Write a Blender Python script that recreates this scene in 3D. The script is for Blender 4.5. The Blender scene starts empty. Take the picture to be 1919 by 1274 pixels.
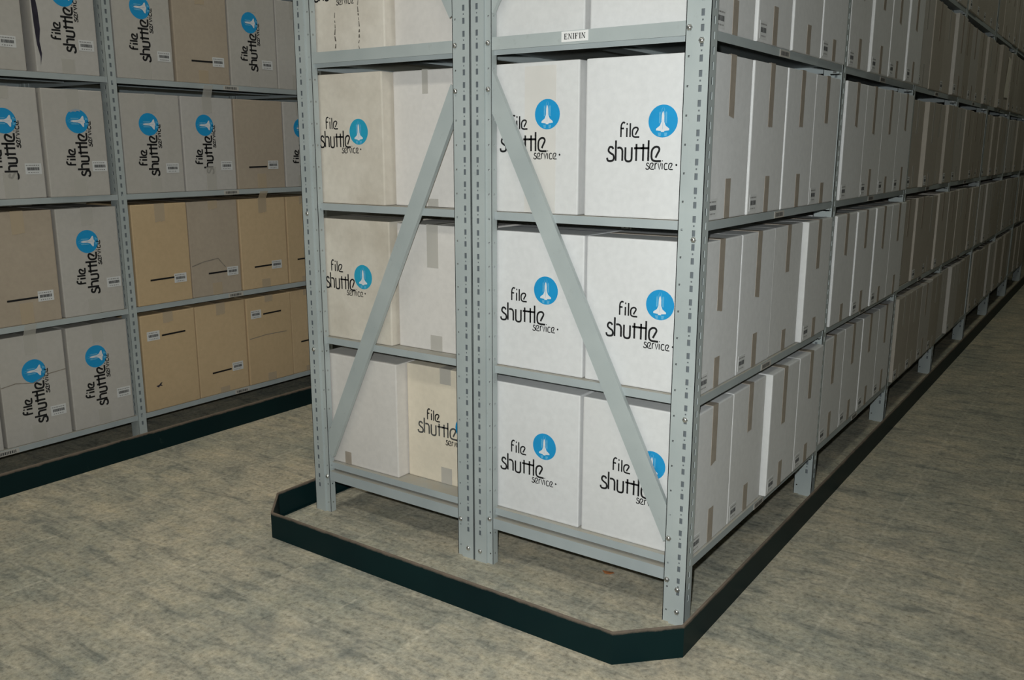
import bpy, bmesh, math, random
from mathutils import Vector, Matrix
random.seed(7)
S = bpy.context.scene
COL = S.collection

# ------------------------------------------------------------------ camera
CAM = Vector((0.7579, -1.8172, 1.1182))
yw, pt, rl = math.radians(34.9447), math.radians(-12.1292), math.radians(0.0709)
fwd = Vector((-math.sin(yw)*math.cos(pt), math.cos(yw)*math.cos(pt), math.sin(pt)))
rt = Vector((math.cos(yw), math.sin(yw), 0)); upv = rt.cross(fwd)
r2 = rt*math.cos(rl) + upv*math.sin(rl); u2 = -rt*math.sin(rl) + upv*math.cos(rl)
cd = bpy.data.cameras.new('camera'); cam = bpy.data.objects.new('camera', cd); COL.objects.link(cam)
cam.matrix_world = Matrix(((r2.x, u2.x, -fwd.x, CAM.x), (r2.y, u2.y, -fwd.y, CAM.y), (r2.z, u2.z, -fwd.z, CAM.z), (0, 0, 0, 1)))
cd.sensor_fit = 'HORIZONTAL'; cd.sensor_width = 36; cd.lens = 1663.14/1919*36
cd.clip_start = 0.05; cd.clip_end = 60
S.camera = cam

# ------------------------------------------------------------------ materials
def nd(nt, t, **kw):
    n = nt.nodes.new(t)
    for k, v in kw.items(): setattr(n, k, v)
    return n
def ramp(nt, fac, stops):
    r = nd(nt, 'ShaderNodeValToRGB'); e = r.color_ramp.elements
    while len(e) < len(stops): e.new(0.5)
    for el, (p, c) in zip(e, stops): el.position = p; el.color = (*c, 1) if len(c) == 3 else c
    nt.links.new(fac, r.inputs[0]); return r.outputs[0]
def noise(nt, vec, scale, detail=4, rough=0.55, dist=0):
    n = nd(nt, 'ShaderNodeTexNoise'); n.inputs['Scale'].default_value = scale
    n.inputs['Detail'].default_value = detail; n.inputs['Roughness'].default_value = rough
    n.inputs['Distortion'].default_value = dist
    nt.links.new(vec, n.inputs['Vector']); return n.outputs['Fac']
def mixc(nt, fac, a, b, mode='MIX'):
    m = nd(nt, 'ShaderNodeMix', data_type='RGBA', blend_type=mode)
    for s, v in ((0, fac), (6, a), (7, b)):
        if hasattr(v, 'node'): nt.links.new(v, m.inputs[s])
        elif isinstance(v, (int, float)): m.inputs[s].default_value = v
        else: m.inputs[s].default_value = (*v, 1)
    return m.outputs[2]
def base(name, rough=0.6, metal=0.0, spec=0.4):
    m = bpy.data.materials.new(name); m.use_nodes = True; nt = m.node_tree
    b = nt.nodes['Principled BSDF']; b.inputs['Roughness'].default_value = rough
    b.inputs['Metallic'].default_value = metal; b.inputs['Specular IOR Level'].default_value = spec
    return m, nt, b
def coords(nt, offset=True, scale=(1, 1, 1)):
    tc = nd(nt, 'ShaderNodeTexCoord'); mp = nd(nt, 'ShaderNodeMapping'); mp.inputs['Scale'].default_value = scale
    nt.links.new(tc.outputs['Object'], mp.inputs[0])
    if offset:
        oi = nd(nt, 'ShaderNodeObjectInfo'); ml = nd(nt, 'ShaderNodeMath', operation='MULTIPLY'); ml.inputs[1].default_value = 37.0
        nt.links.new(oi.outputs['Random'], ml.inputs[0]); nt.links.new(ml.outputs[0], mp.inputs['Location'])
    return mp.outputs[0]
def bump(nt, b, h, strength, dist=0.002):
    n = nd(nt, 'ShaderNodeBump'); n.inputs['Strength'].default_value = strength; n.inputs['Distance'].default_value = dist
    nt.links.new(h, n.inputs['Height']); nt.links.new(n.outputs[0], b.inputs['Normal'])

def carton(name, c, dirt, dcol, vary=0.08):
    m, nt, b = base(name, 0.75, spec=0.25)
    v = coords(nt)
    n1 = noise(nt, v, 5, 5, 0.6); n2 = noise(nt, v, 60, 3)
    d = ramp(nt, n1, [(0.35, (0, 0, 0)), (0.8, (dirt,)*3)])
    col = mixc(nt, d, c, dcol)
    g = ramp(nt, n2, [(0.3, (0.93,)*3), (0.7, (1, 1, 1))])
    col = mixc(nt, 1.0, col, g, 'MULTIPLY')
    oi = nd(nt, 'ShaderNodeObjectInfo')
    tint = ramp(nt, oi.outputs['Random'], [(0, (1-vary, 1-vary*1.1, 1-vary*1.4)), (1, (1, 1, 1))])
    col = mixc(nt, 1.0, col, tint, 'MULTIPLY')
    nt.links.new(col, b.inputs['Base Color'])
    vs = coords(nt, scale=(1, 1, 0.15)); bump(nt, b, noise(nt, vs, 40, 2), 0.12, 0.002)
    return m
M = {}
M['white'] = carton('white cardboard', (0.735, 0.735, 0.735), 0.18, (0.56, 0.545, 0.52), 0.05)
M['warmwhite'] = carton('warm white cardboard', (0.735, 0.70, 0.665), 0.25, (0.58, 0.54, 0.49), 0.04)
M['dirty'] = carton('stained cream cardboard', (0.77, 0.715, 0.63), 0.62, (0.40, 0.34, 0.26))
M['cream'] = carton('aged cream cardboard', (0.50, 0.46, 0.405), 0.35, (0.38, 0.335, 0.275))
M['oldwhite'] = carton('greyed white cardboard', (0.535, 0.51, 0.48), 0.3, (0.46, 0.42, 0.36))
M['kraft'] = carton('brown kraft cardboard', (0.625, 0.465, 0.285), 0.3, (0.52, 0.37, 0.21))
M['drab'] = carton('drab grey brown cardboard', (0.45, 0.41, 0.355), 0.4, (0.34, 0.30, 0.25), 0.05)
M['tan'] = carton('tan cardboard', (0.78, 0.70, 0.57), 0.25, (0.66, 0.56, 0.42))
M['greykraft'] = carton('faded grey brown cardboard', (0.50, 0.42, 0.335), 0.4, (0.38, 0.31, 0.24))

def flat(name, c, rough=0.6, metal=0, spec=0.4, var=0.0, vs=30):
    m, nt, b = base(name, rough, metal, spec)
    if var:
        n = noise(nt, coords(nt), vs, 4)
        g = ramp(nt, n, [(0.3, tuple(x*(1-var) for x in c)), (0.7, c)])
        nt.links.new(g, b.inputs['Base Color'])
    else: b.inputs['Base Color'].default_value = (*c, 1)
    return m
M['ink'] = flat('black print', (0.008, 0.008, 0.009), 0.6, var=0.3)
M['fadedink'] = flat('worn grey print', (0.10, 0.10, 0.095), 0.7, var=0.6, vs=90)
M['blue'] = flat('blue print', (0.008, 0.30, 0.62), 0.6, var=0.08)
M['skyblue'] = flat('pale blue print', (0.02, 0.36, 0.55), 0.6, var=0.08)
M['logowhite'] = flat('white print', (0.75, 0.76, 0.78), 0.6, var=0.1)
M['paleblue'] = flat('light blue print', (0.12, 0.45, 0.72), 0.6, var=0.2, vs=120)
M['browntape'] = flat('brown packing tape', (0.40, 0.345, 0.285), 0.42, spec=0.3, var=0.18, vs=35)
M['greytape'] = flat('cloudy clear packing tape', (0.58, 0.54, 0.48), 0.3, spec=0.4, var=0.15, vs=35)
m, nt, b = base('cloudy clear packing tape', 0.3, 0, 0.4); b.inputs['Base Color'].default_value = (.66, .63, .575, 1); b.inputs['Alpha'].default_value = .5; M['greytape'] = m
m, nt, b = base('tan packing tape', 0.35, 0, 0.35); b.inputs['Base Color'].default_value = (.64, .52, .37, 1); b.inputs['Alpha'].default_value = .55; M['tantape'] = m
M['sticker'] = flat('white sticker paper', (0.66, 0.66, 0.65), 0.6, var=0.05)
M['namepaper'] = flat('bright white label', (0.80, 0.79, 0.77), 0.6)
M['edgelabel'] = flat('aged shelf label', (0.52, 0.49, 0.44), 0.6, var=.1)
M['crease'] = flat('crease line', (0.30, 0.26, 0.21), 0.8, var=.4, vs=60)
M['scuff'] = flat('dark scuff', (0.16, 0.14, 0.115), 0.8, var=.6, vs=80)
M['barcode'] = flat('barcode grey', (0.10, 0.10, 0.10), 0.6, var=0.5, vs=300)
M['finetext'] = flat('fine grey print', (0.30, 0.29, 0.28), 0.6, var=0.4, vs=300)
M['slotshade'] = flat('dark slot shade sheet', (0.17, 0.19, 0.20), 0.5, 0.0, 0.4)  # dark tone stands in for the shade inside the post slots
M['bolt'] = flat('zinc bolt', (0.62, 0.62, 0.60), 0.25, 0.9)
M['hole'] = flat('torn cardboard inside', (0.035, 0.03, 0.05), 0.9, var=0.6, vs=25)
M['leaf'] = flat('orange scrap', (0.45, 0.17, 0.06), 0.7, var=0.3)
M['paper'] = flat('pale paper sheet', (0.85, 0.80, 0.70), 0.7, var=0.1)

# grey enamelled steel
m, nt, b = base('grey enamelled steel', 0.42, 0.0, 0.5)
n1 = noise(nt, coords(nt), 6, 5); n2 = noise(nt, coords(nt), 45, 4, 0.7)
c1 = ramp(nt, n1, [(0.3, (0.38, 0.42, 0.415)), (0.7, (0.445, 0.485, 0.475))])
d1 = ramp(nt, n2, [(0.62, (0, 0, 0)), (0.8, (0.3, 0.3, 0.3))])
nt.links.new(mixc(nt, d1, c1, (0.24, 0.235, 0.22)), b.inputs['Base Color'])
nt.links.new(ramp(nt, n1, [(0.3, (0.36,)*3), (0.7, (0.5,)*3)]), b.inputs['Roughness'])
M['steel'] = m
m, nt, b = base('dusty grey steel shelf', 0.5, 0.0, 0.45)
g = nd(nt, 'ShaderNodeNewGeometry'); sx = nd(nt, 'ShaderNodeSeparateXYZ'); nt.links.new(g.outputs['Normal'], sx.inputs[0])
c1 = ramp(nt, noise(nt, coords(nt), 8, 4), [(0.3, (0.36, 0.40, 0.405)), (0.7, (0.42, 0.46, 0.46))])
dn = nd(nt, 'ShaderNodeMath', operation='MULTIPLY'); nt.links.new(sx.outputs['Z'], dn.inputs[0])
nt.links.new(ramp(nt, noise(nt, coords(nt), 25, 4), [(0.3, (0.5,)*3), (0.7, (1.0,)*3)]), dn.inputs[1])
dn.use_clamp = True
nt.links.new(mixc(nt, dn.outputs[0], c1, (0.42, 0.38, 0.31)), b.inputs['Base Color'])
M['shelf'] = m

# dark green kerb paint with scuffed edge
m, nt, b = base('dark green kerb paint', 0.5, 0.0, 0.15)
v = coords(nt, False)
n1 = noise(nt, v, 14, 6, 0.7); n2 = noise(nt, v, 3, 3)
c1 = ramp(nt, n2, [(0.3, (0.002, 0.013, 0.015)), (0.7, (0.003, 0.019, 0.020))])
sc = ramp(nt, n1, [(0.66, (0, 0, 0)), (0.78, (0.35,)*3)])
c1 = mixc(nt, sc, c1, (0.05, 0.085, 0.075))
tc = nd(nt, 'ShaderNodeTexCoord'); sx = nd(nt, 'ShaderNodeSeparateXYZ'); nt.links.new(tc.outputs['Object'], sx.inputs[0])
ad = nd(nt, 'ShaderNodeMath', operation='MULTIPLY_ADD'); nt.links.new(n1, ad.inputs[0]); ad.inputs[1].default_value = 0.014
nt.links.new(sx.outputs['Z'], ad.inputs[2])
ed = ramp(nt, ad.outputs[0], [(0.0795, (0, 0, 0)), (0.0835, (1, 1, 1))])
nt.links.new(mixc(nt, ed, c1, (0.20, 0.155, 0.12)), b.inputs['Base Color'])
M['kerb'] = m

# stained concrete-tile floor
m, nt, b = base('stained concrete floor', 0.75, 0.0, 0.25)
v = coords(nt, False)
big = noise(nt, v, 1.6, 5, 0.6); mid = noise(nt, v, 11, 7, 0.7, 0.3); fine = noise(nt, v, 70, 5, 0.75)
mp = nd(nt, 'ShaderNodeMapping'); mp.inputs['Scale'].default_value = (3.0, 14.0, 1); mp.inputs['Rotation'].default_value = (0, 0, math.radians(-14))
nt.links.new(v, mp.inputs[0]); streak = noise(nt, mp.outputs[0], 1.6, 5, 0.7, 0.5)
col = ramp(nt, mid, [(0.28, (0.27, 0.27, 0.235)), (0.45, (0.41, 0.385, 0.315)), (0.70, (0.57, 0.51, 0.40))])
bg = ramp(nt, big, [(0.35, (0.76, 0.81, 0.82)), (0.65, (1.10, 1.05, 0.98))])
col = mixc(nt, 1.0, col, bg, 'MULTIPLY')
st = ramp(nt, streak, [(0.34, (0.58, 0.61, 0.64)), (0.47, (1, 1, 1)), (0.68, (1.14, 1.10, 1.02))])
col = mixc(nt, 0.85, col, st, 'MULTIPLY')
br = nd(nt, 'ShaderNodeTexBrick'); br.offset = 0.0; br.inputs['Scale'].default_value = 1.0
br.inputs['Brick Width'].default_value = 0.25; br.inputs['Row Height'].default_value = 0.25
br.inputs['Mortar Size'].default_value = 0.007; br.inputs['Mortar Smooth'].default_value = 0.9
wob = nd(nt, 'ShaderNodeMix', data_type='RGBA', blend_type='LINEAR_LIGHT'); wob.inputs[0].default_value = 0.012
nn = nd(nt, 'ShaderNodeTexNoise'); nn.inputs['Scale'].default_value = 6; nt.links.new(v, nn.inputs['Vector'])
nt.links.new(v, wob.inputs[6]); nt.links.new(nn.outputs['Color'], wob.inputs[7]); nt.links.new(wob.outputs[2], br.inputs['Vector'])
tm = nd(nt, 'ShaderNodeMath', operation='MULTIPLY'); nt.links.new(br.outputs['Fac'], tm.inputs[0])
nt.links.new(ramp(nt, mid, [(0.40, (0.08,)*3), (0.62, (0.5,)*3)]), tm.inputs[1])
col = mixc(nt, tm.outputs[0], col, (0.62, 0.57, 0.45))
fg = ramp(nt, fine, [(0.30, (0.50,)*3), (0.47, (0.96,)*3), (0.70, (1.34,)*3)])
col = mixc(nt, 1.0, col, fg, 'MULTIPLY')
stn = noise(nt, v, 4.2, 6, 0.72, 0.6)
col = mixc(nt, ramp(nt, stn, [(0.57, (0, 0, 0)), (0.68, (0.45,)*3)]), col, (0.19, 0.195, 0.18))
spk = noise(nt, v, 130, 2, 0.5)
col = mixc(nt, ramp(nt, spk, [(0.77, (0, 0, 0)), (0.80, (0.85,)*3)]), col, (0.05, 0.045, 0.04))
nt.links.new(col, b.inputs['Base Color']); bump(nt, b, fine, 0.25, 0.003)
M['floor'] = m
M['wall'] = flat('grey painted block wall', (0.36, 0.37, 0.35), 0.85, var=0.15, vs=3)
M['ceil'] = flat('grey ceiling', (0.34, 0.35, 0.34), 0.9, var=0.1, vs=2)

# ------------------------------------------------------------------ mesh helper
class MB:
    def __init__(s): s.v = []; s.f = []; s.m = []; s.mats = []
    def mi(s, mat):
        if mat not in s.mats: s.mats.append(mat)
        return s.mats.index(mat)
    def face(s, pts, mat):
        i = len(s.v); s.v += [tuple(p) for p in pts]; s.f.append(tuple(range(i, i+len(pts)))); s.m.append(s.mi(mat))
    def box(s, a, b, mat):
        x0, y0, z0 = a; x1, y1, z1 = b
        i = len(s.v)
        s.v += [(x0,y0,z0),(x1,y0,z0),(x1,y1,z0),(x0,y1,z0),(x0,y0,z1),(x1,y0,z1),(x1,y1,z1),(x0,y1,z1)]
        for q in ((3,2,1,0),(4,5,6,7),(0,1,5,4),(1,2,6,5),(2,3,7,6),(3,0,4,7)):
            s.f.append(tuple(i+k for k in q)); s.m.append(s.mi(mat))
    def prism(s, pts, ax, t0, t1, mat):
        """closed polygon pts (2D) extruded along axis ax from t0 to t1"""
        def P(p, t):
            if ax == 'y': return (p[0], t, p[1])
            if ax == 'x': return (t, p[0], p[1])
            return (p[0], p[1], t)
        n = len(pts); i = len(s.v)
        s.v += [P(p, t0) for p in pts] + [P(p, t1) for p in pts]; k = s.mi(mat)
        s.f.append(tuple(range(i, i+n))); s.f.append(tuple(range(i+2*n-1, i+n-1, -1))); s.m += [k, k]
        for j in range(n):
            s.f.append((i+j, i+n+j, i+n+(j+1) % n, i+(j+1) % n)); s.m.append(k)
    def add_bm(s, bm, mat):
        i = len(s.v); k = s.mi(mat); bm.verts.index_update()
        s.v += [tuple(v.co) for v in bm.verts]
        for f in bm.faces: s.f.append(tuple(i+v.index for v in f.verts)); s.m.append(k)
    def mesh(s, name):
        me = bpy.data.meshes.new(name); me.from_pydata(s.v, [], s.f)
        for k in s.mats: me.materials.append(M[k])
        me.polygons.foreach_set('material_index', s.m); me.update()
        bm = bmesh.new(); bm.from_mesh(me); bmesh.ops.recalc_face_normals(bm, faces=[f for f in bm.faces if len(f.link_loops if False else f.verts) > 2 and any(len(e.link_faces) > 1 for e in f.edges)])
        bm.to_mesh(me); bm.free()
        return me
    def build(s, name, parent=None, loc=(0, 0, 0)):
        return obj(name, s.mesh(name), parent, loc)
def obj(name, me, parent=None, loc=(0, 0, 0), rz=0):
    o = bpy.data.objects.new(name, me); COL.objects.link(o); o.location = loc; o.rotation_euler = (0, 0, rz)
    if parent: o.parent = parent
    return o
def tag(o, label=None, cat=None, group=None, kind=None):
    for k, v in (('label', label), ('category', cat), ('group', group), ('kind', kind)):
        if v: o[k] = v
    return o

# ------------------------------------------------------------------ lettering (own strokes)
def arc(cx, cy, rx, ry, a0, a1, n=10):
    return [(cx+rx*math.cos(math.radians(a0+(a1-a0)*i/n)), cy+ry*math.sin(math.radians(a0+(a1-a0)*i/n))) for i in range(n+1)]
def smooth(p, n=2):
    for _ in range(n):
        q = [p[0]]
        for a, c in zip(p, p[1:]):
            q += [(a[0]*.75+c[0]*.25, a[1]*.75+c[1]*.25), (a[0]*.25+c[0]*.75, a[1]*.25+c[1]*.75)]
        p = q+[p[-1]]
    return p
EG = smooth([(.34,.24),(.48,.52),(.66,.82),(.56,1.02),(.28,1.04),(.03,.84),(-.01,.45),(.04,.08),(.32,-.01),(.52,0),(.80,.0)])
GL = {
 's': (.72, [smooth([(.50,.86),(.42,1.02),(.16,1.03),(.06,.72),(.28,.55),(.56,.42),(.56,.04),(.28,-.04),(.02,.0),(-.02,.22)])]),
 'h': (.82, [[(0,0),(0,1.50)], smooth([(.12,.94),(.38,.98),(.56,.84),(.57,.5),(.57,0)])]),
 'u': (.78, [smooth([(0,1.0),(0,.5),(0,.02),(.27,-.06),(.54,.02),(.54,.5),(.54,1.0)])]),
 't': (.57, [[(.14,0),(.14,1.24)], [(-.06,.93),(.64,.93)]]),
 'l': (.26, [[(0,0),(0,1.50)]]),
 'e': (.98, [EG]),
 'f': (.68, [smooth([(.0,0),(0,.7),(0,1.25),(.12,1.52),(.30,1.62),(.44,1.5)]), [(-.06,.94),(.34,.94)]]),
 'i': (.38, [[(0,0),(0,1.0)], [(-.06,1.42),(.10,1.42)]]),
 'r': (.56, [[(0,0),(0,1.0)], smooth([(0,.6),(.08,.95),(.36,1.0)])]),
 'v': (.80, [[(0,1),(.26,0),(.56,1.05)]]),
 'c': (.82, [smooth([(.56,.9),(.40,1.04),(.06,.95),(.0,.45),(.06,.0),(.40,-.04),(.64,.08)])]),
}
def ribbon(pts, w):
    n = len(pts); L = []; Rr = []
    for i in range(n):
        a = Vector(pts[max(i-1, 0)]); c = Vector(pts[min(i+1, n-1)]); p = Vector(pts[i])
        d1 = (p-a).normalized() if i > 0 else (c-p).normalized()
        d2 = (c-p).normalized() if i < n-1 else d1
        nrm = Vector((-d1.y, d1.x))+Vector((-d2.y, d2.x))
        nrm = nrm.normalized() if nrm.length > 1e-6 else Vector((-d1.y, d1.x))
        k = min(1.0/max(nrm.dot(Vector((-d1.y, d1.x))), .4), 1.6)
        L.append(p+nrm*w*.5*k); Rr.append(p-nrm*w*.5*k)
    return [[L[i], Rr[i], Rr[i+1], L[i+1]] for i in range(n-1)]
def word(txt, x, y, width, xh, sw):
    """quads of a word whose left baseline is (x,y), total width and x-height in metres"""
    adv = 0; items = []
    for ch in txt:
        w, st = GL[ch]; items.append((adv, st)); adv += w
    end = adv-.17
    sx = width/end; Q = []
    for a, st in items:
        for poly in st:
            Q += ribbon([(x+(a+px)*sx, y+py*xh) for px, py in poly], sw)
    return Q
def disc(cx, cy, r, n=40): return [Vector((cx+r*math.cos(2*math.pi*i/n), cy+r*math.sin(2*math.pi*i/n))) for i in range(n)]
def logo(kind):
    """list of (layer, material, polygon) in face coordinates, origin at left end of the big word's baseline"""
    out = []
    if kind == 'front':   w, cx, cy, fx, fy, sx_, sy, sw, ink, bl = .137, .138, .087, .034, .053, .100, -.018, .0048, 'ink', 'blue'
    elif kind == 'beige': w, cx, cy, fx, fy, sx_, sy, sw, ink, bl = .122, .154, .042, .026, .051, .086, -.016, .0046, 'ink', 'skyblue'
    elif kind == 'worn':  w, cx, cy, fx, fy, sx_, sy, sw, ink, bl = .146, .175, .037, .036, .043, .104, -.021, .0050, 'fadedink', 'blue'
    else:                 w, cx, cy, fx, fy, sx_, sy, sw, ink, bl = .150, .189, .029, .040, .048, .103, -.0185, .0068, 'ink', 'blue'
    side = kind == 'side'
    big = .0305 if not side else .029
    ink2 = 'ink'
    for q in word('shuttle', 0, 0, w, big, sw): out.append((1, ink, q))
    for q in word('file', fx, fy, .047 if not side else .056, .0205, sw*(.8 if not side else .9)): out.append((1, ink2, q))
    for q in word('service', sx_, sy, .066 if not side else .088, .0132 if not side else .0115, sw*.5): out.append((1, ink2, q))
    out.append((1, ink2, disc(sx_+(.074 if not side else .097), sy+.010, .0024, 10)))
    R = .0355 if not side else .0415
    out.append((1, bl, disc(cx, cy, R)))
    def P(pts, mat, lay=2): out.append((lay, mat, [Vector((cx+a*R, cy+c*R)) for a, c in pts]))
    for sg in (-1, 1):
        P([(sg*.16, .50), (sg*.22, .60), (sg*.27, .50), (sg*.27, -.15), (sg*.16, -.10)], 'paleblue')
        P([(sg*.10, -.70), (sg*.33, -.70), (sg*.27, -.92), (sg*.12, -.92)], 'paleblue')
        P([(sg*.02, .90), (sg*.11, .70), (sg*.13, .30), (sg*.10, .30), (sg*.07, .70)], 'paleblue')
    body = [(0, .62), (.06, .48), (.09, .30), (.10, -.05), (.20, -.28), (.45, -.46), (.45, -.56), (.12, -.60), (.10, -.66)]
    P(body+[(-a, c) for a, c in reversed(body) if a > 0], 'logowhite', 3)
    P([(-.008, .1), (.008, .1), (.008, -.5), (-.008, -.5)], 'paleblue', 4)
    return out
LOGOS = {k: logo(k) for k in ('front', 'beige', 'worn', 'side')}

# ------------------------------------------------------------------ archive boxes
def carton_bm(sx, sy, h, bev=0.0035):
    bm = bmesh.new(); bmesh.ops.create_cube(bm, size=1)
    for v in bm.verts: v.co = Vector((v.co.x*sx, v.co.y*sy, (v.co.z+.5)*h))
    bmesh.ops.bevel(bm, geom=list(bm.edges), offset=bev, segments=2, affect='EDGES', profile=.6)
    return bm
def face_map(face, sx, sy):
    # (u right, v up) on a side as seen from outside, origin bottom-left
    if face == '-y': return lambda u, v, o: (-sx/2+u, -sy/2-o, v)
    return lambda u, v, o: (sx/2+o, -sy/2+u, v)           # '+x'
MESH = {}
def box_mesh(mat, sx, sy, h, lg=None, lift=0):
    """lg: (logo kind, face, u, v, rotated)"""
    key = (mat, round(sx, 4), round(sy, 4), round(h, 4), lg, lift)
    if key in MESH: return MESH[key]
    mb = MB(); mb.add_bm(carton_bm(sx, sy, h), mat)
    # closing flaps meet in a shallow seam across the top
    mb.box((-sx/2+.006, -.0012, h), (sx/2-.006, .0012, h+.0006), 'hole')
    if lg:
        kind, face, u0, v0, rot = lg; fm = face_map(face, sx, sy)
        for lay, mt, poly in LOGOS[kind]:
            pts = [(u0+p.x, v0+p.y) if not rot else (u0-p.y, v0+p.x) for p in poly]
            mb.face([fm(a, c, .0003*lay+lift) for a, c in pts], mt)
    MESH[key] = mb.mesh('archive_box'); return MESH[key]
def strip_mesh(face, sx, sy, u0, u1, v0, v1, mat, over_top=None, slant=0, rag=0, up=0):
    """a tape strip; over_top = box height when it folds onto the lid; up = free length standing above the lid"""
    key = ('strip', face, sx, sy, u0, u1, v0, v1, mat, over_top, slant, rag, up)
    if key in MESH: return MESH[key]
    fm = face_map(face, sx, sy); mb = MB(); t = .0007
    n = 8; rnd = random.Random(str(key))
    low = [(u0+(u1-u0)*i/n, (v0+rnd.uniform(-rag, rag)+slant*(i/n)) if v0 > .005 else .001) for i in range(n+1)]
    poly = low+[(u1, v1), (u0, v1)]
    f = [fm(a, c, t) for a, c in poly]; bk = [fm(a, c, .0001) for a, c in poly]
    i = len(mb.v); N = len(poly); mb.v += f+bk; k = mb.mi(mat)
    mb.f.append(tuple(range(i, i+N))); mb.m.append(k); mb.f.append(tuple(range(i+2*N-1, i+N-1, -1))); mb.m.append(k)
    for j in range(N): mb.f.append((i+j, i+N+j, i+N+(j+1) % N, i+(j+1) % N)); mb.m.append(k)
    if over_top:
        h = over_top
        if face == '+x': mb.box((-sx/2+.01, -sy/2+u0, h+.0001), (sx/2+t, -sy/2+u1, h+t+.0006), mat)
        else: mb.box((-sx/2+u0, -sy/2-t, h+.0001), (-sx/2+u1, sy/2-.01, h+t+.0006), mat)
    if up:
        a0 = fm(u0+.001, v1-.002, t); a1 = fm(u1-.001, v1-.002, t+.0006)
        c0 = fm(u0+.003, v1+up, .016); c1 = fm(u1-.001, v1+up, .018)
        mb.face([a0, a1, c1, c0], mat)
    MESH[key] = mb.mesh('tape'); return MESH[key]
def label_mesh(face, sx, sy, u, v, w, h):
    key = ('lab', face, sx, sy, u, v, w, h)
    if key in MESH: return MESH[key]
    fm = face_map(face, sx, sy); mb = MB(); rnd = random.Random(str(key))
    R = lambda a, b, c, d, o, mt: mb.face([fm(u+a*w, v+b*h, o), fm(u+c*w, v+b*h, o), fm(u+c*w, v+d*h, o), fm(u+a*w, v+d*h, o)], mt)
    # sticker body with thickness
    P = [(0, 0), (1, 0), (1, 1), (0, 1)]
    f = [fm(u+a*w, v+c*h, .0007) for a, c in P]; bk = [fm(u+a*w, v+c*h, .0001) for a, c in P]
    mb.v += f+bk; k = mb.mi('sticker'); mb.f += [(0, 1, 2, 3), (7, 6, 5, 4), (0, 4, 5, 1), (1, 5, 6, 2), (2, 6, 7, 3), (3, 7, 4, 0)]; mb.m += [k]*6
    x = .12
    while x < .86:                      # bar code bars
        ww = rnd.choice((.02, .035, .05)); R(x, .36, min(x+ww, .88), .64, .001, 'barcode'); x += ww+rnd.choice((.008, .016))
    x = .06
    while x < .85:                      # fine marks above and below, too small to read
        ww = rnd.uniform(.05, .14); R(x, .78, min(x+ww, .92), .86, .001, 'finetext'); x += ww+.04
    x = .16
    while x < .80:
        ww = rnd.uniform(.05, .1); R(x, .12, x+ww, .2, .001, 'finetext'); x += ww+.06
    MESH[key] = mb.mesh('barcode_label'); return MESH[key]
def bar_mesh(face, sx, sy, u, v, w, h):
    key = ('bar', face, sx, sy, u, v, w, h)
    if key in MESH: return MESH[key]
    fm = face_map(face, sx, sy); mb = MB()
    pts = [(u, v), (u+w, v+.0015), (u+w, v+h+.0015), (u, v+h)]
    mb.face([fm(a, c, .0006) for a, c in pts], 'ink')
    MESH[key] = mb.mesh('printed_bar'); return MESH[key]

def place_box(me, loc, rz, label, group, parts=()):
    o = obj('archive_box', me, None, loc, rz); tag(o, label, 'storage box', group)
    for nm, pm, lab in parts:
        p = obj(nm, pm, o)
        if lab: p['label'] = lab
    return o

ORD = ['zeroth', 'first', 'second', 'third', 'fourth', 'fifth', 'sixth', 'seventh', 'eighth']

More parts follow.
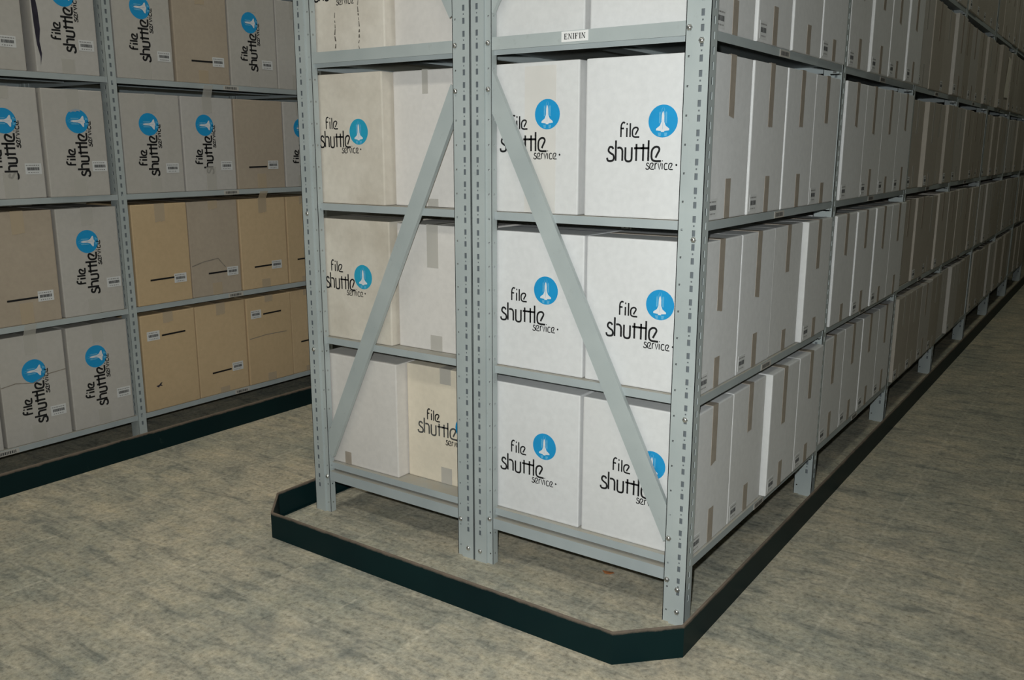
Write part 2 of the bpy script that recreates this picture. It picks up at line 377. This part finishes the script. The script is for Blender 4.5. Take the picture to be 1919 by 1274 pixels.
# ------------------------------------------------------------------ rack steelwork
def post_mesh(side, H=2.45):
    """omega upright; outer corner at x=0,y=0; side=+1 body runs to -x (outer face looks +x), -1 mirrored"""
    mb = MB(); t = .0018
    s = side
    def strip(p0, p1, nrm, holes, mat='steel'):
        # vertical sheet from p0 to p1 (xy), thickness towards -nrm; holes: list of (u, z, du, dz)
        p0 = Vector(p0); p1 = Vector(p1); d = p1-p0; L = d.length; d /= L; n = Vector(nrm)
        def V(u, z, o): q = p0+d*u-n*o; return (q.x*-s, q.y, z)
        holes = sorted(holes, key=lambda h: h[1]); z = 0
        def quad(u0, u1, z0, z1):
            if z1-z0 < 1e-5: return
            for o in (0, t): mb.face([V(u0, z0, o), V(u1, z0, o), V(u1, z1, o), V(u0, z1, o)], mat)
        for u, hz, du, dz in holes:
            a, c = hz-dz/2, hz+dz/2
            if c > H: break
            quad(0, L, z, a); quad(0, u-du/2, a, c); quad(u+du/2, L, a, c)
            lo, hi, l, r = a, c, u-du/2, u+du/2
            for (ua, za, ub, zb) in ((l, lo, r, lo), (r, lo, r, hi), (r, hi, l, hi), (l, hi, l, lo)):
                mb.face([V(ua, za, 0), V(ub, zb, 0), V(ub, zb, t), V(ua, za, t)], 'steel')
            z = c
        quad(0, L, z, H)
        for e in (0, L): mb.face([V(e, 0, 0), V(e, 0, t), V(e, H, t), V(e, H, 0)], 'steel')
    P = .0305; slots = []; k = 0; z = .085
    while z < H-.05:
        slots.append((.0195, z, .0075, .0140))
        if k % 2 == 0: slots.append((.0195, z+P/2+.0005, .0036, .0036))
        z += P; k += 1
    small = [(.0115, .03+.061*i, .0045, .0045) for i in range(int((H-.06)/.061))]
    sides = []
    z = .07
    while z < H-.05: sides.append((.017, z, .008, .0155)); z += P
    strip((0, .034), (0, 0), (-1, 0), sides)          # outer side
    strip((0, 0), (.039, 0), (0, -1), slots)          # web
    strip((.039, 0), (.039, .006), (-1, 0), [])       # step
    strip((.039, .006), (.060, .006), (0, -1), small) # flange
    strip((.060, .006), (.060, .027), (1, 0), [(.011, h[1], .005, .005) for h in small])
    strip((.038, .011), (.002, .011), (0, 1), [], 'slotshade')  # added backing sheet, its dark colour paints shade into the web slots
    strip((.0045, .030), (.0045, .012), (-1, 0), [], 'slotshade')  # same added dark sheet behind the side slots, shade by colour
    return mb.mesh('upright_post')
POST = {1: post_mesh(1), -1: post_mesh(-1)}
def dome(r=.0062):
    mb = MB(); bm = bmesh.new(); bmesh.ops.create_uvsphere(bm, u_segments=10, v_segments=8, radius=r)
    for v in bm.verts: v.co.y *= .75
    mb.add_bm(bm, 'bolt')
    mb.prism([(r*1.15*math.cos(a*math.pi/3), r*1.15*math.sin(a*math.pi/3)) for a in range(6)], 'y', -.0005, .003, 'bolt')
    me = mb.mesh('bolt')
    for p in me.polygons: p.use_smooth = len(p.vertices) < 5
    return me
BOLT = dome()
def shelf_mesh(w, L):
    """tray: top sheet with down-turned edges and stiffeners; origin at top, min corner; lips 30 mm"""
    mb = MB(); t = .0012; h = .020
    mb.box((0, 0, -t), (w, L, 0), 'shelf')
    mb.box((w-t, 0, -h), (w, L, -t), 'shelf'); mb.box((0, 0, -h), (t, L, -t), 'shelf')
    mb.box((t, 0, -h), (w-t, t, -t), 'shelf'); mb.box((t, L-t, -h), (w-t, L, -t), 'shelf')
    mb.box((w*.5-.03, .015, -.010), (w*.5+.03, L-.015, -t), 'shelf')
    return mb.mesh('shelf')
def clip_mesh():
    mb = MB(); mb.box((-.030, 0, -.014), (-.004, .004, .010), 'steel'); mb.box((-.030, 0, -.014), (-.004, .020, -.011), 'steel')
    mb.box((-.022, -.002, -.010), (-.012, 0, -.002), 'bolt')
    return mb.mesh('shelf_clip')
CLIP = clip_mesh()
def rail_label_mesh(w=.075, h=.017):
    mb = MB(); mb.box((0, -w/2, -h/2), (.0009, w/2, h/2), 'edgelabel')
    x = -w/2+.008; rnd = random.Random(3)
    while x < w/2-.012:
        ww = rnd.choice((.003, .005)); mb.face([(.0012, x, -.005), (.0012, x+ww, -.005), (.0012, x+ww, .005), (.0012, x, .005)], 'barcode'); x += ww+.002
    return mb.mesh('shelf_label')
RLAB = rail_label_mesh()

def rack(name, x_out, x_in, y0, bays, levels, label, outer=1, labels=True, group=None):
    """one bolted run of shelving; x_out = face with the open side, x_in = other side"""
    root = bpy.data.objects.new(name, None); COL.objects.link(root); root.location = (x_out, y0, 0)
    tag(root, label, 'shelving rack', group)
    W = abs(x_out-x_in)
    hi, lo = (x_out, x_in) if x_out > x_in else (x_in, x_out)
    for k in range(bays+1):
        obj('upright_post', POST[1], root, (hi-x_out, k, 0)); obj('upright_post', POST[-1], root, (lo-x_out, k, 0))
    sm = shelf_mesh(W-.006, 1.0-.006)
    for k in range(bays):
        for z in levels:
            a = .018 if k == 0 else .018
            obj('shelf', sm, root, (lo-x_out+.003, k+a, z))
    return root

XR, XM, XL = -.010, -.639, -1.270
LV = [.163, .562, .963, 1.363, 1.763, 2.163]
BAYS = 7
rackR = rack('shelving_rack', XR, XM+.001, 0, BAYS, LV, 'long grey steel shelving rack facing the right aisle, with white name label on its end', 1)
rackL = rack('shelving_rack', XL, XM-.001, 0, BAYS, LV, 'grey steel shelving rack standing back to back left of the rack with name label', -1)
LL = [.1034, .5249, .9526, 1.3708, 1.79]
rackA = rack('shelving_rack', -2.331, -2.96, -1.935, 4, LL, 'grey steel shelving rack across the left aisle holding kraft and white boxes', 1)

def bar_between(name, parent, a, c, width, y, ret, side, mat='steel'):
    """flat angle brace from a to c (x,z) at depth y"""
    a = Vector(a); c = Vector(c); d = (c-a).normalized(); n = Vector((-d.y, d.x))*width/2
    mb = MB(); t = .0025
    mb.prism([tuple(a+n), tuple(c+n), tuple(c-n), tuple(a-n)], 'y', y, y+t, mat)
    m_ = n*side; q = n.normalized()*side*t
    mb.prism([tuple(a+m_), tuple(c+m_), tuple(c+m_-q), tuple(a+m_-q)], 'y', y+t, y+ret, mat)
    o = mb.build(name, parent); o.location = -parent.location
    return o
def crossbar(parent, x0, x1, z0, z1, depth):
    mb = MB(); mb.box((x0, .0085, z0), (x1, .0108, z1), 'shelf' if depth > .01 else 'steel')
    if depth > .01: mb.box((x0, .0108, z1-.002), (x1, .0085+depth, z1), 'shelf')
    o = mb.build('crossbar', parent); o.location = -parent.location; return o
for k in range(1):
    crossbar(rackR, XM+.045, XR-.045, 1.354, 1.384, .005); crossbar(rackR, XM+.045, XR-.045, .105, .135, .032)
    crossbar(rackL, XL+.045, XM-.045, 1.354, 1.384, .005); crossbar(rackL, XL+.045, XM-.045, .105, .135, .032)
bar_between('cross_brace', rackR, (-.598, 1.296), (-.056, .213), .046, .0082, .012, -1 if False else 1)
bar_between('cross_brace', rackL, (-.688, 1.269), (-1.216, .194), .046, .0082, .012, 1)
bar_between('cross_brace', rackR, (-.596, 1.450), (-.060, 2.40), .046, .0082, .012, -1)
bar_between('cross_brace', rackL, (-.690, 1.450), (-1.215, 2.40), .046, .0082, .012, -1)
for par, pts, y in ((rackR, [(-.588, 1.371), (-.588, 1.262), (-.061, 1.369), (-.061, .215), (-.061, .109), (-.589, .132)], .004),
                    (rackL, [(-.691, 1.371), (-.691, 1.261), (-.689, .108), (-1.2195, .117)], .004),
                    (rackR, [(-.030, 1.341), (-.029, .925), (-.030, .515), (-.031, .093), (-.030, .035), (-.6185, .031)], -.001),
                    (rackL, [(-.6595, .029), (-1.249, .932), (-1.249, .521)], -.001)):
    for x, z in pts:
        o = obj('bolt', BOLT, par, Vector((x, y, z))-par.location); o['label'] = 'shiny zinc bolt head'
# shelf clips behind the aisle posts, and shelf-edge labels
for k in range(1, BAYS+1):
    for z in LV[:5]: obj('shelf_clip', CLIP, rackR, (0, k-.024, z-.014))
for k in range(0, 5):
    for z in LV[:4]:
        obj('shelf_label', RLAB, rackR, (-.0025, k+.5+random.uniform(-.03, .03), z-.011))['label'] = 'small white shelf edge label'
for k in (1, 2):
    for z in LL[:4]:
        obj('shelf_label', RLAB, rackA, (-.0025, k+.48+random.uniform(-.03, .03)+(.04 if k == 2 else 0), z-.011))['label'] = 'small white shelf edge label'

# ENIFIN name label on the crossbar
def serif_word(txt, x, z, h, w, gap, y):
    mb = MB()
    def R(a, b_, c, d): mb.face([(a, y, b_), (c, y, b_), (c, y, d), (a, y, d)], 'ink')
    T, n, s = w*.26, w*.10, w*.12
    for ch in txt:
        if ch in 'EF':
            R(x+s*.6, z, x+s*.6+T, z+h); R(x, z+h-n, x+w*.92, z+h); R(x, z, x+T+s*1.4, z+n)
            R(x+T, z+h*.48, x+w*.62, z+h*.48+n); R(x+w*.80, z+h*.68, x+w*.92, z+h); R(x+w*.54, z+h*.36, x+w*.64, z+h*.68)
            if ch == 'E': R(x, z, x+w*.92, z+n); R(x+w*.80, z, x+w*.92, z+h*.32)
            x += w+gap
        elif ch == 'I':
            R(x+s, z, x+s+T, z+h); R(x, z, x+T+2*s, z+n); R(x, z+h-n, x+T+2*s, z+h); x += T+2*s+gap
        elif ch == 'N':
            R(x+s, z, x+s+n*1.1, z+h); R(x+w-n*1.1, z, x+w, z+h); R(x, z, x+2*s+n, z+n); R(x, z+h-n, x+T, z+h); R(x+w-s-n, z+h-n, x+w+s, z+h)
            mb.face([(x+s*.6, y, z+h), (x+s*.6+T, y, z+h), (x+w, y, z), (x+w-T*.8, y, z)], 'ink'); x += w+s+gap
    return mb
sg = MB(); sg.box((-.379, .0072, 1.3595), (-.308, .0084, 1.3825), 'namepaper')
sw_ = serif_word('ENIFIN', -.3715, 1.3650, .0125, .0092, .0016, .0069)
for f, mi in zip(sw_.f, sw_.m): sg.face([sw_.v[i] for i in f], 'ink')
o = sg.build('name_label', rackR); o.location = -rackR.location; o['label'] = 'white name label with black capitals'

# ------------------------------------------------------------------ right aisle boxes
BW, BD, BH = .2365, .300, .353
def right_parts(rnd, sx, sy, h, row, old):
    u = sy/2-.016+rnd.uniform(-.008, .008); parts = []
    tl = rnd.choice((.145, .150, .165, .13)); w = .031
    mt = 'browntape' if not old or rnd.random() < .5 else 'greytape'
    parts.append(('tape', strip_mesh('+x', sx, sy, round(u, 3), round(u+w, 3), round(h-tl, 3), h, mt, h, rnd.choice((0, 0, .004, -.006)), .001), 'brown packing tape'))
    if rnd.random() < (.9 if not old else .6):
        bl = rnd.choice((.06, .075, .09)); u2 = u+rnd.uniform(-.004, .004)
        parts.append(('tape', strip_mesh('+x', sx, sy, round(u2, 3), round(u2+w, 3), .0, round(bl, 3), mt), 'brown packing tape'))
    if rnd.random() < .85:
        parts.append(('barcode_label', label_mesh('+x', sx, sy, .012, .008, .046, .040), None))
    return parts
# hand-set (gap before box, face position in x) for the two nearest bays
NEAR = {(1, 1): [(0, -0.0180), (.002, -0.0180), (.008, -0.0020), (.002, -0.0020)], (1, 2): [(0, -0.0120), (.002, -0.0120), (.003, -0.0100), (.002, -0.0100)],
        (2, 1): [(0, -0.0180), (.003, -0.0180), (.003, -0.0200), (.011, -0.0060)], (2, 2): [(0, -0.0040), (.002, 0.0000), (.002, 0.0040), (.002, 0.0040)],
        (3, 1): [(0, -0.0160), (.006, -0.0130), (.003, -0.0110), (.001, -0.0110)], (3, 2): [(0, -0.0040), (.0006, -0.0040), (.0006, -0.0040), (.0006, -0.0040)],
        (4, 1): [(0, -0.0180), (.007, -0.0120), (.006, -0.0080), (.002, -0.0060)], (4, 2): [(0, -0.0100), (.003, -0.0020), (.001, 0.0000), (.003, 0.0060)]}
rows_visible = {1: range(1, 8), 2: range(1, 8), 3: range(1, 8), 4: range(1, 7), 5: range(3, 7)}
CORNER_X0 = {1: -.317, 2: -.315, 3: -.325, 4: -.318}
KIND = {'white': 'white', 'cream': 'aged cream', 'oldwhite': 'greyed white', 'greykraft': 'faded brown', 'drab': 'drab grey brown'}
for row in range(1, 6):
    z = LV[row-1]+.0005
    for bay in rows_visible[row]:
        rnd = random.Random(row*100+bay)
        spec = NEAR.get((row, bay)) or [(rnd.choice((0, .001, .003)) if i_ else 0, rnd.choice((-.016, -.013, -.010, -.007, -.004, .002))) for i_ in range(4)]
        y = .032 if bay == 1 else bay-1+.0435
        for i in range(4):
            g, xf = spec[i]; y += g
            corner = bay == 1 and i == 0
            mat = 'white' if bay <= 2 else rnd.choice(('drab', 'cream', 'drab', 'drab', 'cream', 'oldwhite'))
            lgs = None; sx = BD
            if corner:
                sx = round(xf-CORNER_X0[row], 4)
                lgs = ('front', '-y', {1: .055, 2: .059, 3: .060, 4: .054}[row], {1: .126, 2: .118, 3: .129, 4: .125}[row], False)
            h = BH+(.006 if row == 3 else 0) if bay <= 2 else round(BH+rnd.choice((0, 0, .003, -.004)), 3)
            me = box_mesh(mat, sx, BW, h, lgs)
            if corner: lab = f'white archive box with blue shuttle emblem at right rack corner, {ORD[row]} shelf from floor'
            else: lab = f'{KIND[mat]} archive box, right aisle, {ORD[row]} shelf up, {ORD[bay]} bay from corner, {ORD[i+1]} along'
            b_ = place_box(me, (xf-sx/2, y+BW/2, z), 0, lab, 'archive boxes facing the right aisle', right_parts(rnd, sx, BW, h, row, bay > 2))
            if row == 4 and bay == 5 and i == 2:
                pm = MB(); fm = face_map('+x', sx, BW)
                pts = [(.02, .07), (.228, .075), (.220, .30), (.10, .315)]
                pm.face([fm(a, c, .004) for a, c in pts], 'paper'); pm.face([fm(a, c, .0012) for a, c in reversed(pts)], 'paper')
                pp = pm.build('paper_sheet', b_); pp['label'] = 'pale loose sheet of paper'
            y += BW

# ------------------------------------------------------------------ end-face boxes (other columns)
def end_box(mat, x0, x1, yf, row, h, lab, lg=None, parts=lambda sx, sy: [], lift=0):
    sx = round(x1-x0, 4); sy = BW
    me = box_mesh(mat, sx, sy, h, lg, lift)
    return place_box(me, ((x0+x1)/2, yf+sy/2, LV[row-1]+.0005), 0, lab, 'archive boxes on the end of the racks', parts(sx, sy))
# right rack, inner column
for row in range(1, 5):
    lg = ('front', '-y', .053, {1: .112, 2: .123, 3: .150, 4: .125}[row], False)
    nm = {1: 'white archive box with blue emblem left of corner box, bottom shelf of name-labelled rack end',
          2: 'white archive box with blue emblem behind brace, second shelf of name-labelled rack end',
          3: 'white archive box with wide pale tape under the white name label',
          4: 'white archive box above the white name label, left of the corner box'}[row]
    def pr(sx, sy, row=row):
        if row != 3: return []
        L = []
        L.append(('tape', strip_mesh('-y', sx, sy, .125, .215, .0, .350, 'widetape'), 'wide pale tape'))
        return L
    if row == 3:
        M['widetape'] = flat('wide pale tape', (0.70, 0.675, 0.635), 0.4, var=.08, vs=12)
    end_box('white', -.622, {1: -.326, 2: -.322, 3: -.343, 4: -.332}[row], .032, row, .353 if row != 3 else .359, nm, lg, pr, .0008 if row == 3 else 0)
# left rack
end_box('warmwhite', -1.250, -.944, .032, 1, .345, 'white archive box behind foot of left brace, lower left of back-to-back rack', None,
        lambda sx, sy: [('tape', strip_mesh('-y', sx, sy, .086, .112, 0, .040, 'browntape'), 'brown tape end')])
end_box('tan', -.940, -.650, .075, 1, .345, 'tan archive box with worn black lettering on bottom shelf of left rack', ('worn', '-y', .040, .142, False),
        lambda sx, sy: [('tape', strip_mesh('-y', sx, sy, .125, .165, 0, .050, 'greytape'), None), ('tape', strip_mesh('-y', sx, sy, .125, .165, .300, .345, 'greytape', .345), None)])
end_box('dirty', -1.250, -.956, .032, 2, .356, 'stained cream archive box with pale emblem, second shelf of left rack end', ('beige', '-y', .034, .150, False))
end_box('warmwhite', -.948, -.650, .056, 2, .353, 'plain white archive box with grey tape behind left brace, second shelf up', None,
        lambda sx, sy: [('tape', strip_mesh('-y', sx, sy, .110, .150, .235, .353, 'greytape', .353), None), ('tape', strip_mesh('-y', sx, sy, .118, .160, 0, .045, 'greytape'), None)])
end_box('dirty', -1.250, -.968, .032, 3, .362, 'stained cream archive box with pale emblem, third shelf of left rack end', ('beige', '-y', .036, .160, False))
end_box('warmwhite', -.960, -.650, .069, 3, .362, 'plain white archive box with grey tape beside top of left brace', None,
        lambda sx, sy: [('tape', strip_mesh('-y', sx, sy, .105, .125, .300, .362, 'greytape', .362), None), ('tape', strip_mesh('-y', sx, sy, .118, .155, 0, .022, 'greytape'), None)])
e4 = end_box('dirty', -1.250, -.952, .032, 4, .353, 'stained cream archive box at top of left rack, above the crossbar', ('beige', '-y', .036, .160, False))
mb = MB(); rnd = random.Random(5)
for px_, z0, z1 in ((.112, .03, .125), (.205, .02, .150)):
    z = z0; x = px_
    while z < z1:
        l_ = rnd.uniform(.006, .016); w_ = rnd.uniform(.0012, .003); x2 = x+rnd.uniform(-.003, .003)
        mb.face([(-.149+x-w_, -BW/2-.0005, z), (-.149+x+w_, -BW/2-.0005, z), (-.149+x2+w_*.6, -BW/2-.0005, z+l_), (-.149+x2-w_*.6, -BW/2-.0005, z+l_)], 'scuff')
        z += l_+rnd.uniform(.001, .007); x = x2
mb.build('scuff_marks', e4)['label'] = 'two dark vertical scuff marks'
end_box('warmwhite', -.944, -.650, .064, 4, .353, 'white archive box at top of left rack, next to middle posts', None)

# ------------------------------------------------------------------ left aisle boxes
XA = -2.338
def A_box(row, y0, y1, kind, lab, dx=0, h=None, v=.07, stripe=None, st=None, tapes=(1, 1), up=0, extra=None, u=None):
    hh = h or {1: .384, 2: .386, 3: .366, 4: .366}[row]
    sy = round(y1-y0, 4); sx = .30
    lg = None; parts = []
    if kind == 'logo': lg = ('side', '+x', u or .142, v, True)
    mat = {'logo': 'oldwhite', 'plain': 'oldwhite'}.get(kind, kind)
    me = box_mesh(mat, sx, sy, hh, lg)
    c = sy/2; tm = 'tantape' if kind in ('kraft', 'greykraft') else 'greytape'
    if tapes[0]: parts.append(('tape', strip_mesh('+x', sx, sy, round(c-.022, 3), round(c+.022, 3), round(hh-tapes[0]*.07, 3), hh, tm, hh, .004, .002, up), 'cloudy clear tape'))
    if tapes[1]: parts.append(('tape', strip_mesh('+x', sx, sy, round(c-.024, 3), round(c+.022, 3), 0, round(tapes[1]*.062, 3), tm, None, 0, .002), 'cloudy clear tape'))
    if st: parts.append(('barcode_label', label_mesh('+x', sx, sy, st[0], st[1], .055, .036), 'small white barcode sticker'))
    if stripe: parts.append(('printed_bar', bar_mesh('+x', sx, sy, stripe[0], stripe[1], stripe[2], .0068), 'black printed bar'))
    o = place_box(me, (XA+dx-sx/2, (y0+y1)/2, LL[row-1]+.0005), math.radians(random.uniform(-.3, .3)), lab, 'archive boxes across the left aisle', parts)
    if extra: extra(o, sx, sy, hh)
    return o
def blotch(pts, mat, name, lab):
    def f(o, sx, sy, h):
        mb = MB(); fm = face_map('+x', sx, sy); mb.face([fm(a, c, .0006) for a, c in pts], mat); p = mb.build(name, o); p['label'] = lab
    return f
def crease(pts, w=.003):
    q = []
    for a, b_ in zip(pts, pts[1:]): q += ribbon([a, b_], w)
    def f(o, sx, sy, h):
        mb = MB(); fm = face_map('+x', sx, sy)
        for r in q: mb.face([fm(p.x, p.y, .0005) for p in r], 'crease')
        p = mb.build('crease', o); p['label'] = 'dark crease line across the face'
    return f
# bottom shelf
A_box(1, -.655, -.435, 'plain', 'greyed white archive box cut off at photo left edge, bottom shelf')
A_box(1, -.423, -.193, 'logo', 'greyed white logo box with creased print, second left of post, bottom shelf', v=.065, st=(.160, .078), up=.04, u=.145, extra=crease([(.0, .215), (.05, .222), (.11, .212), (.17, .235), (.228, .240)]))
A_box(1, -.180, .055, 'logo', 'greyed white logo box just left of aisle post, bottom shelf', v=.074, st=(.172, .088), u=.132)
A_box(1, .110, .352, 'kraft', 'brown kraft box with small torn hole right of post, bottom shelf', dx=.004, stripe=(.088, .292, .107), st=(.024, .282), tapes=(.6, 0),
      extra=blotch([(.046, .098), (.058, .100), (.066, .107), (.074, .110), (.068, .100), (.074, .093), (.062, .096), (.056, .090)], 'hole', 'torn_hole', 'small dark torn hole'))
A_box(1, .358, .606, 'kraft', 'second brown kraft box right of post, bottom shelf, bar near its base', stripe=(.064, .090, .097), st=(.166, .083), tapes=(.7, .4))
A_box(1, .612, .856, 'kraft', 'third brown kraft box right of post, bottom shelf, bar near its top', dx=.004, stripe=(.088, .302, .10), st=(.022, .292), tapes=(.4, .6), extra=crease([(.01, .205), (.10, .212), (.215, .210)]))
A_box(1, .862, 1.060, 'kraft', 'brown kraft box half hidden by left end post, bottom shelf', stripe=(.05, .14, .1), tapes=(.4, .4))
# second shelf
A_box(2, -.423, -.186, 'greykraft', 'faded grey brown box with black bar at photo left edge, second shelf', stripe=(.055, .083, .105), st=(.160, .072), tapes=(1.1, 1.2))
A_box(2, -.174, .055, 'logo', 'greyed white logo box left of aisle post, second shelf up', v=.076, st=(.168, .090), tapes=(.9, .9), u=.136)
A_box(2, .110, .350, 'kraft', 'brown kraft box right of post, second shelf up', dx=.006, stripe=(.058, .092, .106), st=(.163, .074), tapes=(1.0, 0))
A_box(2, .358, .598, 'greykraft', 'faded grey brown creased box between two kraft boxes, second shelf', stripe=(.080, .088, .092), st=(.172, .073), tapes=(.5, .8), extra=crease([(.004, .128), (.06, .142), (.13, .150), (.165, .110)], .004))
A_box(2, .606, .856, 'kraft', 'third box right of post, brown kraft, second shelf up', stripe=(.066, .090, .094), st=(.160, .076), tapes=(.9, .6), up=.03)
A_box(2, .864, 1.060, 'kraft', 'brown kraft box half hidden by left end post, second shelf', stripe=(.05, .10, .1), tapes=(.5, .4))
# third shelf
A_box(3, -.423, -.194, 'logo', 'greyed white logo box cut by photo left edge, third shelf', v=.066, st=(.165, .080), tapes=(.6, 1.4), u=.140)
A_box(3, -.186, .034, 'logo', 'greyed white logo box left of aisle post, third shelf up', v=.070, st=(.160, .086), tapes=(1.1, 1.0), u=.148, dx=.012)
A_box(3, .108, .356, 'logo', 'greyed white logo box right of aisle post, third shelf up', v=.066, st=(.172, .074), tapes=(1.0, .9), u=.140)
A_box(3, .364, .606, 'logo', 'second logo box right of post, third shelf, tape reaching up', v=.068, st=(.170, .080), tapes=(.9, 1.5), up=.045, u=.132)
A_box(3, .614, .866, 'greykraft', 'faded grey brown box with black bar, third shelf, near left end post', stripe=(.060, .086, .096), st=(.162, .080), tapes=(0, 1.0))
A_box(3, .873, 1.060, 'logo', 'greyed white logo box half hidden by left end post, third shelf', v=.066, tapes=(.8, .8), u=.126)
# fourth shelf
A_box(4, -.448, -.216, 'plain', 'greyed white box with barcode sticker, photo top left corner, top shelf', st=(.150, .072))
A_box(4, -.182, .042, 'logo', 'torn white logo box left of aisle post, top shelf', v=.074, st=(.155, .082), u=.142, tapes=(1, .8),
      extra=blotch([(.002, .25), (.004, .16), (.008, .09), (.016, .05), (.014, .02), (.022, .06), (.018, .10), (.024, .14), (.022, .20), (.016, .25), (.018, .33), (.003, .33)], 'hole', 'tear', 'dark torn side seam'))
A_box(4, .110, .345, 'logo', 'greyed white logo box right of aisle post, top shelf', v=.066, st=(.170, .070), u=.140)
A_box(4, .357, .604, 'greykraft', 'faded pinkish brown box with black bar, top shelf', stripe=(.070, .080, .10), st=(.168, .068), tapes=(1, .8))
A_box(4, .614, .852, 'logo', 'greyed white logo box with scuffed emblem near left end post, top shelf', v=.066, st=(.160, .075), u=.135)
A_box(4, .858, 1.060, 'plain', 'plain greyed white box half hidden by left end post, top shelf')

# ------------------------------------------------------------------ kerbs
def kerb_mesh(path, h=.078, t=.006, foot=.03, inward=1):
    mb = MB(); n = len(path); P = [Vector(p) for p in path]; off = []
    for i in range(n):
        d1 = (P[i]-P[i-1]).normalized() if i else (P[1]-P[0]).normalized()
        d2 = (P[i+1]-P[i]).normalized() if i < n-1 else d1
        nn = (Vector((-d1.y, d1.x))+Vector((-d2.y, d2.x))).normalized(); k = 1/max(.5, nn.dot(Vector((-d1.y, d1.x))))
        off.append(nn*k*inward)
    prof = [(0, 0), (0, h), (t, h), (t, .004), (foot, .004), (foot, 0)]
    i0 = len(mb.v); k = mb.mi('kerb'); m_ = len(prof)
    for i in range(n):
        for a, z in prof: q = P[i]+off[i]*a; mb.v.append((q.x, q.y, z))
    for i in range(n-1):
        for j in range(m_):
            mb.f.append((i0+i*m_+j, i0+(i+1)*m_+j, i0+(i+1)*m_+(j+1) % m_, i0+i*m_+(j+1) % m_)); mb.m.append(k)
    mb.f.append(tuple(i0+j for j in range(m_))); mb.m.append(k); mb.f.append(tuple(i0+(n-1)*m_+j for j in range(m_))); mb.m.append(k)
    return mb.mesh('kerb_rail')
path = [(-1.318, BAYS+.2), (-1.318, -.115), (-1.214, -.227), (-.076, -.236), (.041, -.118), (.043, BAYS+.2)]
tag(obj('kerb_rail', kerb_mesh(path, .078, .006, .012)), 'dark green steel kerb with angled corners around the back-to-back racks', 'kerb rail')
tag(obj('kerb_rail', kerb_mesh([(-2.176, -2.1), (-2.176, 2.3)], .080, .006, .03)), 'straight dark green kerb along foot of the left aisle rack', 'kerb rail')

# scrap on the floor under the rack with name label
mb = MB()
pts = [(-.016, -.004), (-.006, -.009), (.008, -.007), (.017, .001), (.009, .008), (-.004, .007)]
i = len(mb.v); mb.v += [(x, y, .001+.006*abs(x)/.017) for x, y in pts]+[(x, y, .0022+.006*abs(x)/.017) for x, y in pts]; k = mb.mi('leaf'); n = len(pts)
mb.f += [tuple(range(n-1, -1, -1)), tuple(range(n, 2*n))]+[(j, (j+1) % n, n+(j+1) % n, n+j) for j in range(n)]; mb.m += [k]*(n+2)
tag(mb.build('scrap', None, (-.292, .140, 0)), 'small orange scrap on floor under the rack with name label', 'scrap')

# ------------------------------------------------------------------ room
def slab(name, a, c, mat):
    mb = MB(); mb.box(a, c, mat); tag(mb.build(name), kind='structure')
slab('floor', (-6, -6, -.1), (4, 16, 0), 'floor')
slab('ceiling', (-6, -6, 3.6), (4, 16, 3.7), 'ceil')
slab('wall_left', (-6.1, -6, 0), (-6, 16, 3.6), 'wall'); slab('wall_right', (4, -6, 0), (4.1, 16, 3.6), 'wall')
slab('wall_back', (-6.1, 16, 0), (4.1, 16.1, 3.6), 'wall'); slab('wall_front', (-6.1, -6.1, 0), (4.1, -6, 3.6), 'wall')

# ------------------------------------------------------------------ light: camera flash plus dim ceiling tubes
def area(name, loc, sx, sy, e, c):
    l = bpy.data.lights.new(name, 'AREA'); l.shape = 'RECTANGLE'; l.size = sx; l.size_y = sy; l.energy = e; l.color = c
    o = bpy.data.objects.new(name, l); COL.objects.link(o); o.location = loc; return o
fl = bpy.data.lights.new('camera_flash', 'SPOT'); fl.energy = 149; fl.color = (.95, 1.0, 1.0); fl.shadow_soft_size = .02
fl.spot_size = math.radians(105); fl.spot_blend = 1.0
fo = bpy.data.objects.new('camera_flash', fl); COL.objects.link(fo); fo.location = CAM-r2*.05+u2*.09
fo.rotation_euler = (-fwd).to_track_quat('Z', 'Y').to_euler()
area('ceiling_tube_light', (-.3, -1.9, 3.4), 4.0, .3, 34, (1.0, .975, .86))
area('ceiling_tube_light', (.75, 4.0, 3.5), .3, 7, 15, (.97, 1.0, .84))
area('ceiling_tube_light', (-2.0, 2.0, 3.5), .3, 5, 25, (1.0, .975, .84))
w = bpy.data.worlds.new('world'); S.world = w; w.use_nodes = True
w.node_tree.nodes['Background'].inputs[0].default_value = (.02, .03, .03, 1)
S.view_settings.view_transform = 'Standard'; S.view_settings.look = 'None'; S.view_settings.gamma = 1; S.view_settings.exposure = 0
